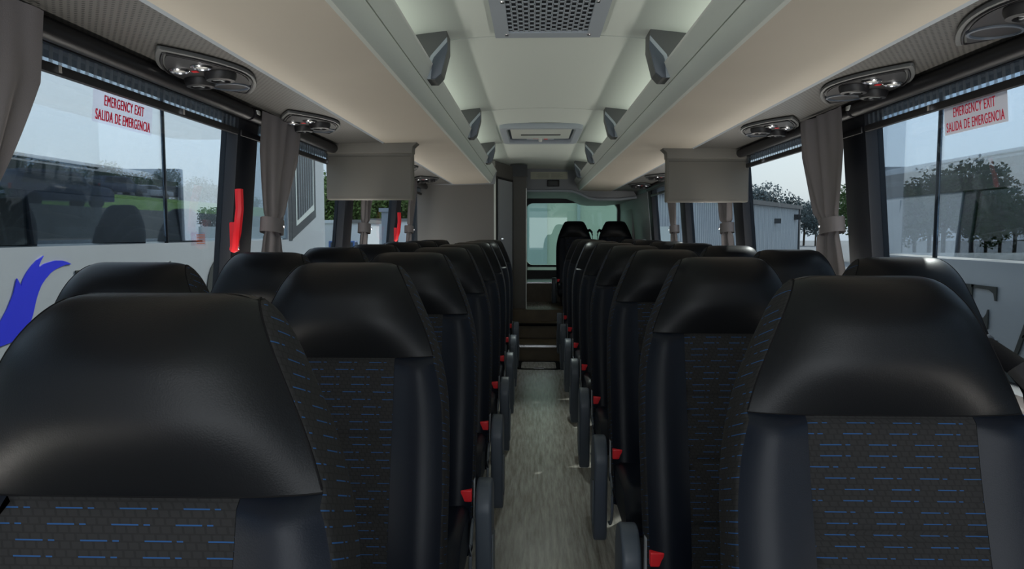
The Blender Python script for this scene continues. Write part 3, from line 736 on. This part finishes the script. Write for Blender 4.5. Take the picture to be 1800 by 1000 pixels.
MB().tube([(.232, 2.18, .26), (.236, 2.17, .22), (.25, 2.16, .185), (.27, 2.15, .17)], .004, 6).build('tube', 'blue_led', led)

# ------------------------------------------------------------------ outside
GZ = -1.25
st(MB().box((-40, -40, GZ - .2), (160, 220, GZ)).build('ground', 'asphalt'))
# banks rising on the lavatory side
st(MB().prism([(-18, GZ - .1), (-20, 2.45), (-32.5, 2.45), (-32.5, GZ - .1)], 'y', -40, 54).build('ground_bank', 'gravel_bank'))
st(MB().prism([(-32.5, GZ - .1), (-32.5, 2.45), (-37, 4.65), (-70, 4.65), (-95, 5.6), (-95, GZ - .1)], 'y', -40, 105).build('ground_bank', 'grass'))
st(MB().box((-31.5, -40, 2.4), (-20.5, 48, 2.48)).build('ground_car_park', 'asphalt'))
st(MB().box((-66, -40, 4.5), (-37.2, 92, 4.70)).build('ground_car_park', 'asphalt'))

LET = {  # serif capitals in a unit-high box: polygons
 'E': [[(0,0),(0,.03),(.09,.05),(.09,.95),(0,.97),(0,1),(.26,1),(.26,.97),(.22,.95),(.22,.05),(.26,.03),(.26,0)],
       [(.2,1),(.78,1),(.78,.80),(.75,.80),(.72,.90),(.62,.945),(.2,.955)], [(.2,.53),(.52,.53),(.58,.60),(.60,.66),(.62,.66),(.62,.37),(.60,.37),(.58,.43),(.52,.485),(.2,.485)],
       [(.2,0),(.82,0),(.84,.24),(.81,.24),(.76,.12),(.64,.055),(.2,.045)]],
 'A': [[(-.06,0),(-.06,.03),(.02,.05),(.42,1.0),(.47,1.0),(.45,.86),(.10,.05),(.20,.03),(.20,0)], [(.42,1.0),(.47,1.02),(.86,.05),(.96,.03),(.96,0),(.62,0),(.62,.03),(.71,.05),(.40,.86)], [(.2,.36),(.62,.36),(.60,.40),(.22,.40)]],
 'G': [], 
 'L': [[(0,0),(0,.03),(.09,.05),(.09,.95),(0,.97),(0,1),(.32,1),(.32,.97),(.22,.95),(.22,.05),(.32,.03),(.32,0)], [(.2,0),(.72,0),(.76,.26),(.73,.26),(.66,.12),(.56,.055),(.2,.045)]]}
def arc(cx, cz, rx, rz, a0, a1, n=18): return [(cx + rx * math.cos(math.radians(a0 + (a1 - a0) * k / n)), cz + rz * math.sin(math.radians(a0 + (a1 - a0) * k / n))) for k in range(n + 1)]
LET['G'] = [arc(.5, .5, .48, .52, 40, 320) + arc(.54, .5, .36, .47, 320, 40), [(.82,1.0),(.86,1.0),(.86,.64),(.83,.64),(.80,.74),(.76,.84),(.82,.90)], [(.70,.42),(.70,.39),(.76,.37),(.76,.08),(.88,.13),(.88,.37),(.94,.39),(.94,.42)]]
def letter(ch, x, y0, dirn, z0, hgt, parent, sx):
    m = MB()
    for poly in LET[ch]:
        pts = [(y0 + dirn * u * hgt, z0 + v * hgt) for u, v in poly]
        m.prism(pts, 'x', x - .004, x + .004)
    return m.build('letter', 'letter_ink', parent)

def coach(sx, D, y0, y1, sill, label, word, wy, wz, wh, pill, grille=True):
    """parked coach whose near side is at x = sx * D"""
    c = empty('parked_coach', (0, 0, 0), 0, label, 'coach')
    X = lambda d: sx * (D + d)
    top = 2.78; W = 2.5
    # lower body with rounded rear end in plan
    def plan(d0, d1, r=.35):
        return [(X(d0), y0), (X(d1), y0)] + [(X(d1 - r + r * math.cos(a)), y1 - r + r * math.sin(a)) for a in [PI / 2 * k / 6 for k in range(7)]] + [(X(d0 + r - r * math.sin(a)), y1 - r + r * math.cos(a)) for a in [PI / 2 * k / 6 for k in range(7)]]
    MB().prism(plan(0, W), 'z', -.98, sill).build('body', 'coach_white', c, smooth=True)
    MB().prism(plan(.03, W - .03), 'z', top, top + .10).prism(plan(.12, W - .12), 'z', top + .10, top + .2).build('roof', 'coach_white', c, smooth=True)
    MB().box((min(X(.05), X(.07)), y0, sill), (max(X(.05), X(.07)), y0 + .15, top)).build('post', 'coach_dark', c)
    ys = [y0] + pill
    for a, b in zip(ys, ys[1:]):
        for d in ((.02,) if b - a > .5 else ()):
            MB().box((min(X(d), X(d + .006)), a + .012, sill + .015), (max(X(d), X(d + .006)), b - .012, top)).build('window_pane', 'coach_glass', c)
        MB().box((min(X(W - .03), X(W - .02)), a + .05, sill + .02), (max(X(W - .03), X(W - .02)), b - .05, top)).build('far_window_pane', 'window_glass', c)
    for b in pill[:-1]:
        MB().box((min(X(.005), X(.035)), b - .006, sill), (max(X(.005), X(.035)), b + .006, top)).build('pane_joint', 'black', c)
        MB().box((min(X(W - .1), X(W)), b - .1, sill), (max(X(W - .1), X(W)), b + .1, top)).build('far_post', 'coach_dark', c)
    MB().box((min(X(.1), X(W - .1)), y0, sill - .25), (max(X(.1), X(W - .1)), y1 - .4, sill - .2)).build('inner_floor', 'grey_dark', c)
    # solid rear quarter with grille
    b = pill[-1]
    arc_ = [(X(.35 - .35 * math.sin(a)), y1 - .35 + .35 * math.cos(a)) for a in [PI / 2 * k / 6 for k in range(7)]]
    q = MB().prism([(X(0), b), (X(.08), b), (X(.08), y1 - .4), (X(.40), y1 - .08)] + arc_, 'z', sill, top)
    q.build('rear_quarter', 'coach_white', c, smooth=True)
    MB().box((min(X(-.004), X(.01)), b + .02, sill - .02), (max(X(-.004), X(.01)), b + .16, top)).build('rear_frame', 'grey_dark', c)
    gy0, gy1 = b + .35, b + 1.05
    poly = [(gy0, sill + .26), (gy1, sill + .50), (gy1, top - .1), (gy0, top - .1)]
    if grille: MB().prism([(gy0 - .2, sill), (gy1 + .15, sill + .32), (gy1 + .15, top), (gy0 - .2, top)], 'x', X(-.006), X(.006)).build('grille_surround', 'grey_dark', c)
    if grille: MB().prism([(gy0 - .05, sill + .18), (gy1 + .05, sill + .42), (gy1 + .05, top - .05), (gy0 - .05, top - .05)], 'x', X(-.012), X(.0)).build('grille_frame', 'fascia', c)
    if grille: MB().prism(poly, 'x', X(-.018), X(.0)).build('grille', 'coach_grille', c)
    for y in (y0 + 2.4, y1 - 3.2):
        wz_ = GZ + .5
        t_ = MB().lathe([(.5, 0), (.5, .28), (.3, .3), (.28, .22), (.05, .22)], 28, Matrix.Translation((X(.3), y, wz_)) @ Matrix.Rotation(-sx * PI / 2, 4, 'Y')).build('wheel', 'tyre', c, smooth=True)
    y = wy
    for ch, adv in word:
        letter(ch, X(-.008), y, 1 if sx < 0 else -1, wz, wh, c, sx)
        y += adv * (1 if sx < 0 else -1)
    return c
cL = coach(-1, 3.30, -3.0, 11.3, 1.215, 'white parked coach with blue wing emblem and serif letters, outside the lavatory side', [('E', 1.0), ('A', 1.0), ('G', .95), ('L', .8), ('E', 1)], 4.93, .36, .68, [1.2, 6.25, 9.35])
# blue wing emblem
wing = [(0,519),(8,491),(12,499),(15.5,505),(18,496),(22,488),(28,478),(36,468),(46,458),(59,450),(54,458),(50,466),(49,471),(58,465),(70,461),(80,458.5),(92,458.5),(101,461),(109,465),(98,466),(88,470),(78,475),(69,482),(60,492),(52,503),(46,516),(41,530),(34,556),(25,580),(10,600),(-30,615),(-60,600),(-30,575),(-12,545)]
pts = []
for px, py in wing:
    Z = 3.242 * 1250 / (938 - px); pts.append((Z, CZ - (py - 408) * Z / 1250))
MB().prism(pts, 'x', -3.298, -3.290).build('wing_emblem', 'logo_blue', cL)
cR = coach(1, 2.92, -3.0, 6.72, 1.12, 'white parked coach with large serif letters, outside the building side', [('E', .52), ('A', .5), ('G', .5), ('L', .4), ('E', 1)], 4.98, .51, .45, [1.9, 5.4, 6.35], False)
# seats seen inside the parked coaches
base = protoA[2]
for sx, D, ys, nm in ((-1, 3.3, (2.9, 3.9, 4.9, 6.3, 7.4), 'outside the lavatory side'), (1, 2.92, (2.2, 3.1), 'outside the building side')):
    for i, y in enumerate(ys):
        s = base.copy(); COL.objects.link(s)
        for ch in base.children:
            if ch.name.split('.')[0] in ('headrest', 'shell', 'centre_panel', 'side_bolster'): copy_tree(ch, s)
        s.location = (sx * (D + .45), y, .31); T(s, 'dark seat in the coach %s, %s from the camera' % (nm, ordn[i]), 'bus seat', 'seats in the parked coaches')
        MB().box((-.03, -.3, -.05), (.03, .0, .4)).build('pedestal', 'grey_dark', s)

# cars, pickup, trailers
def car(kind, body_mat):
    L_, Wd, H = {'suv': (4.7, 1.9, 1.75), 'sedan': (4.6, 1.8, 1.45), 'pickup': (5.6, 2.0, 1.9)}[kind]
    c = empty('car' if kind != 'pickup' else 'pickup_truck'); h = L_ / 2
    if kind == 'suv': prof = [(-h, .35), (-h, 1.0), (-h + .1, 1.15), (-h + .35, H), (.5, H), (1.15, 1.15), (h - .15, 1.0), (h, .75), (h, .35)]
    elif kind == 'sedan': prof = [(-h, .35), (-h, .95), (-h + .75, 1.02), (-h + 1.3, H), (.3, H), (1.05, 1.0), (h - .1, .85), (h, .6), (h, .35)]
    else: prof = [(-h, .45), (-h, 1.15), (-.5, 1.15), (-.45, H), (.9, H), (1.45, 1.2), (h - .1, 1.1), (h, .9), (h, .45)]
    MB().prism(prof, 'y', -Wd / 2, Wd / 2).build('body', body_mat, c, bevel=.06)
    zb = {'suv': 1.12, 'sedan': 1.0, 'pickup': 1.22}[kind]
    a, b = {'suv': (-h + .35, .95), 'sedan': (-h + 1.0, .9), 'pickup': (-.4, 1.3)}[kind]
    gp = [(a, zb), (b, zb), (b - .55, H - .1), (a + .25 if kind != 'pickup' else a + .03, H - .1)]
    MB().prism(gp, 'y', -Wd / 2 - .01, Wd / 2 + .01).build('side_windows', 'car_glass', c)
    MB().prism([(prof[3][0] - .02, H - .12), (prof[2][0] - .02, zb + .05), (prof[2][0] + .08, zb + .05), (prof[3][0] + .08, H - .12)], 'y', -Wd / 2 + .15, Wd / 2 - .15).build('rear_window', 'car_glass', c)
    for x in (-h * .62, h * .62):
        for y in (-Wd / 2, Wd / 2 - .2):
            wl = MB().lathe([(.34, 0), (.34, .2), (.02, .2)], 20, Matrix.Translation((x, y, .34)) @ Matrix.Rotation(-PI / 2, 4, 'X')).build('wheel', 'tyre', c, smooth=True)
    for y in (-Wd / 2 + .1, Wd / 2 - .3):
        MB().box((-h - .02, y, .8), (-h + .03, y + .2, 1.05)).build('tail_light', 'red', c)
        MB().box((h - .06, y, .68), (h + .02, y + .2, .82)).build('headlight', 'lens', c)
    MB().box((-h - .03, -.28, .6), (-h + .02, .28, .75)).build('number_plate', 'paper', c)
    return c
mat('paint_navy', (.03, .045, .09), .25, coat=.6); mat('paint_silver', (.45, .47, .50), .25, metal=.4, coat=.5); mat('paint_black', (.02, .02, .022), .25, coat=.5); mat('paint_blue', (.02, .09, .28), .3, coat=.5)
mat('paint_white', (.75, .75, .74), .3, coat=.5)
def put_car(kind, paint, px, dist_x, z, rz, label):
    c = car(kind, paint); c.location = (dist_x, px, z); c.rotation_euler = (0, 0, math.radians(rz)); T(c, label, 'car' if kind != 'pickup' else 'pickup truck'); return c
def yfor(px, x): return abs(x - CX) * 1250 / abs(938 - px)
zc = 4.70
put_car('suv', 'paint_navy', 34, -23.2, 2.48, 62, 'dark blue off-road car seen through the coach windows, closest of the parked cars')
for x, y, kd, pt, rz, lb in ((-41.5, 62, 'pickup', 'paint_black', 70, 'black pickup parked on the bank behind the coach'), (-42.5, 68, 'suv', 'paint_silver', 78, 'silver off-road car parked on the bank behind the coach'),
        (-39.0, 66, 'suv', 'paint_navy', 66, 'navy off-road car parked on the bank behind the coach'), (-40.0, 73, 'sedan', 'paint_silver', 60, 'pale silver saloon car parked on the bank near the grass'), (-38.8, 75.5, 'sedan', 'paint_black', 48, 'black saloon car parked last on the bank before the grass')):
    put_car(kd, pt, y, x, zc, rz, lb)
pk = car('pickup', 'paint_blue'); pk.location = (-14.9, 55, GZ); pk.rotation_euler = (0, 0, math.radians(95)); T(pk, 'blue pickup truck seen from behind, beyond the white coach', 'pickup truck')
def shed(name, a, b, m, roof, label, cat, ribs_=True):
    c = empty(name, (0, 0, 0), 0, label, cat)
    MB().box(a, b).build('wall_panel', m, c)
    MB().box((a[0] - .2, a[1] - .2, b[2]), (b[0] + .2, b[1] + .2, b[2] + .35)).build('roof', roof, c)
    return c
shed('trailer', (-26, 78, GZ), (-19.5, 84, 2.3), 'paint_white', 'trailer_white', 'white box building behind the blue pickup truck', 'building')
shed('container', (-18.6, 70, GZ), (-16.6, 76, 2.2), 'trailer_white', 'roof_grey', 'cream ribbed container beyond the tied curtain', 'container')
shed('storage_building', (-19.5, 85, GZ), (-13, 92, 2.6), 'trailer_white', 'roof_grey', 'pale grey storage building behind the container', 'building')
shed('banner_panel', (-14.2, 66, GZ), (-12.9, 66.3, 3.2), 'blind_fabric', 'blind_fabric', 'pale blue upright panel near the red window handle', 'panel')
cr = empty('crate_stack', (-10.9, 45, GZ), 0, 'yellowish wooden crate outside beyond the curtain', 'crate')
MB().box((-1.0, -.6, 0), (1.0, .6, 1.3)).build('slats', 'crate', cr)
# long corrugated warehouse on the other side
mat('corrugated', (.42, .45, .47), .6)
c = empty('warehouse', (0, 0, 0), 0, 'long grey corrugated warehouse with dark roof edge', 'building')
A, B = Vector((13.5, 62)), Vector((37.2, 101)); d = (B - A).normalized(); n = Vector((d.y, -d.x)) * -1
def wall2(A, B, z0, z1, m, nm, off=0.0, th=.3):
    dn = (B - A).normalized(); q = Vector((-dn.y, dn.x))
    a, b = A - q * off, B - q * off
    return MB().prism([(a.x, a.y), (b.x, b.y), (b.x + q.x * th, b.y + q.y * th), (a.x + q.x * th, a.y + q.y * th)], 'z', z0, z1).build(nm, m, c)
A = Vector((8.0, 56.0)); B = Vector((36.6, 100))
N = 90; m = MB(); dn = (B - A).normalized(); q = Vector((-dn.y, dn.x)); L_ = (B - A).length
poly = []
for k in range(N):
    t0 = A + dn * (L_ * k / N)
    for f, o in ((0, 0), (.35, 0), (.5, .12), (.85, .12)): p = t0 + dn * (L_ * f / N) - q * o; poly.append((p.x, p.y))
poly += [(B.x, B.y), (B.x + q.x * 6, B.y + q.y * 6), (A.x + q.x * 6, A.y + q.y * 6)]
m.prism(poly, 'z', GZ, 4.45).build('wall_panel', 'corrugated', c)
wall2(A, B, 4.45, 4.95, 'grey_dark', 'roof_edge', .5, 7)
wall2(B - dn * .5, B + dn * .1, GZ, 4.5, 'grey_dark', 'corner_trim', .25, 6)
p = B - dn * 2.2; MB().box((p.x - .4, p.y - .9, 3.0), (p.x + .5, p.y - .2, 3.7)).build('wall_lamp', 'black', c)
p = B - dn * 12; MB().box((p.x - .4, p.y - .9, 2.4), (p.x + .4, p.y - .4, 3.0)).build('vent', 'grey_dark', c)
# view behind the rear window: pale wall and another vehicle
c = empty('rear_building', (0, 0, 0), 0, 'pale concrete building seen through the rear window', 'building')
MB().box((-3.4, 24, GZ), (3.5, 25, 5.0)).build('wall_panel', 'concrete', c)
MB().box((-1.2, 23.9, GZ), (.4, 24, 2.6)).box((1.4, 23.9, .6), (1.5, 24, 5)).build('door_panel', 'grey_pale', c)
MB().box((2.4, 23.5, .2), (4.6, 23.9, 1.5)).build('sign_board', 'fascia', c)

def tree(kind, seed, m='leaf'):
    r = random.Random(seed); t = empty('tree')
    H = 1.0; mb = MB(); blobs = []
    for k in range(11):
        a = r.uniform(0, 6.28); rr = r.uniform(0, .30); blobs.append((rr * math.cos(a), rr * math.sin(a), r.uniform(.35, .86), r.uniform(.13, .23)))
    for bx, by, bz, br in blobs:
        for q in range(190):
            v = Vector((r.gauss(0, 1), r.gauss(0, 1), r.gauss(0, 1))).normalized() * br * r.uniform(.6, 1.08)
            p = Vector((bx, by, bz)) + v; s = r.uniform(.014, .030)
            a = Vector((r.gauss(0, 1), r.gauss(0, 1), r.gauss(0, 1))).normalized(); b = a.orthogonal().normalized()
            mb.add([p - a * s, p + b * s * .6, p + a * s, p - b * s * .6], [(0, 1, 2, 3)])
    mb.build('crown', m, t)
    tr = MB().tube([(0, 0, 0), (.01, 0, .3), (0, .01, .6), (.01, 0, .82)], .022, 8)
    for bx, by, bz, br in blobs[:6]: tr.tube([(0, 0, .3), (bx * .5, by * .5, bz * .8), (bx, by, bz)], .009, 5)
    tr.build('trunk', 'bark', t, smooth=True)
    return t
protos = {}
def put_tree(v, x, y, h, z, label, m='leaf', grp='trees on the horizon'):
    if (v, m) not in protos: protos[(v, m)] = t = tree(v, v, m)
    else: t = copy_tree(protos[(v, m)])
    t.location = (x, y, z); t.scale = (h, h, h); t.rotation_euler = (0, 0, rnd.uniform(0, 6)); T(t, label, 'tree', grp)
# lavatory side, beyond the coach's rear corner
for i in range(13):
    px = 560 + i * 17 ; Z = 96 + rnd.uniform(-4, 8); put_tree(i % 3, CX + (px - 938) * Z / 1250, Z, rnd.uniform(9.5, 12), GZ, 'bushy green tree in the wood beyond the white box building', 'leaf_light', grp='green trees beyond the lavatory-side windows')
for i in range(16):
    px = -50 + i * 36; x = -88; put_tree(i % 3, x + rnd.uniform(-3, 3), yfor(px, x), rnd.uniform(8, 11), 5.3, 'distant dark tree on the grass bank behind the coach', grp='trees on the grass bank')
# building side, beyond the warehouse
for i, (px, h, Z) in enumerate(((1312, 11.0, 135), (1335, 12.2, 133), (1356, 11.0, 136), (1380, 8.4, 132), (1406, 8.8, 138), (1426, 7.0, 134), (1450, 7.4, 134))):
    put_tree(i % 3, CX + (px - 938) * Z / 1250, Z, h, GZ, ['hazy bluish tree rising above the warehouse roof', 'hazy low tree standing clear of the warehouse end'][i > 3], 'leaf_hazed', 'hazy trees beyond the warehouse')
for i in range(17):
    px = 1500 + i * 24; Z = 62 + rnd.uniform(-3, 3); put_tree(i % 3, CX + (px - 938) * Z / 1250, Z, rnd.uniform(5.6, 7.6) + (1.2 if 5 < i < 9 else 0), GZ, 'dark green tree seen through the windows of the building-side coach', grp='trees beyond the building-side coach')
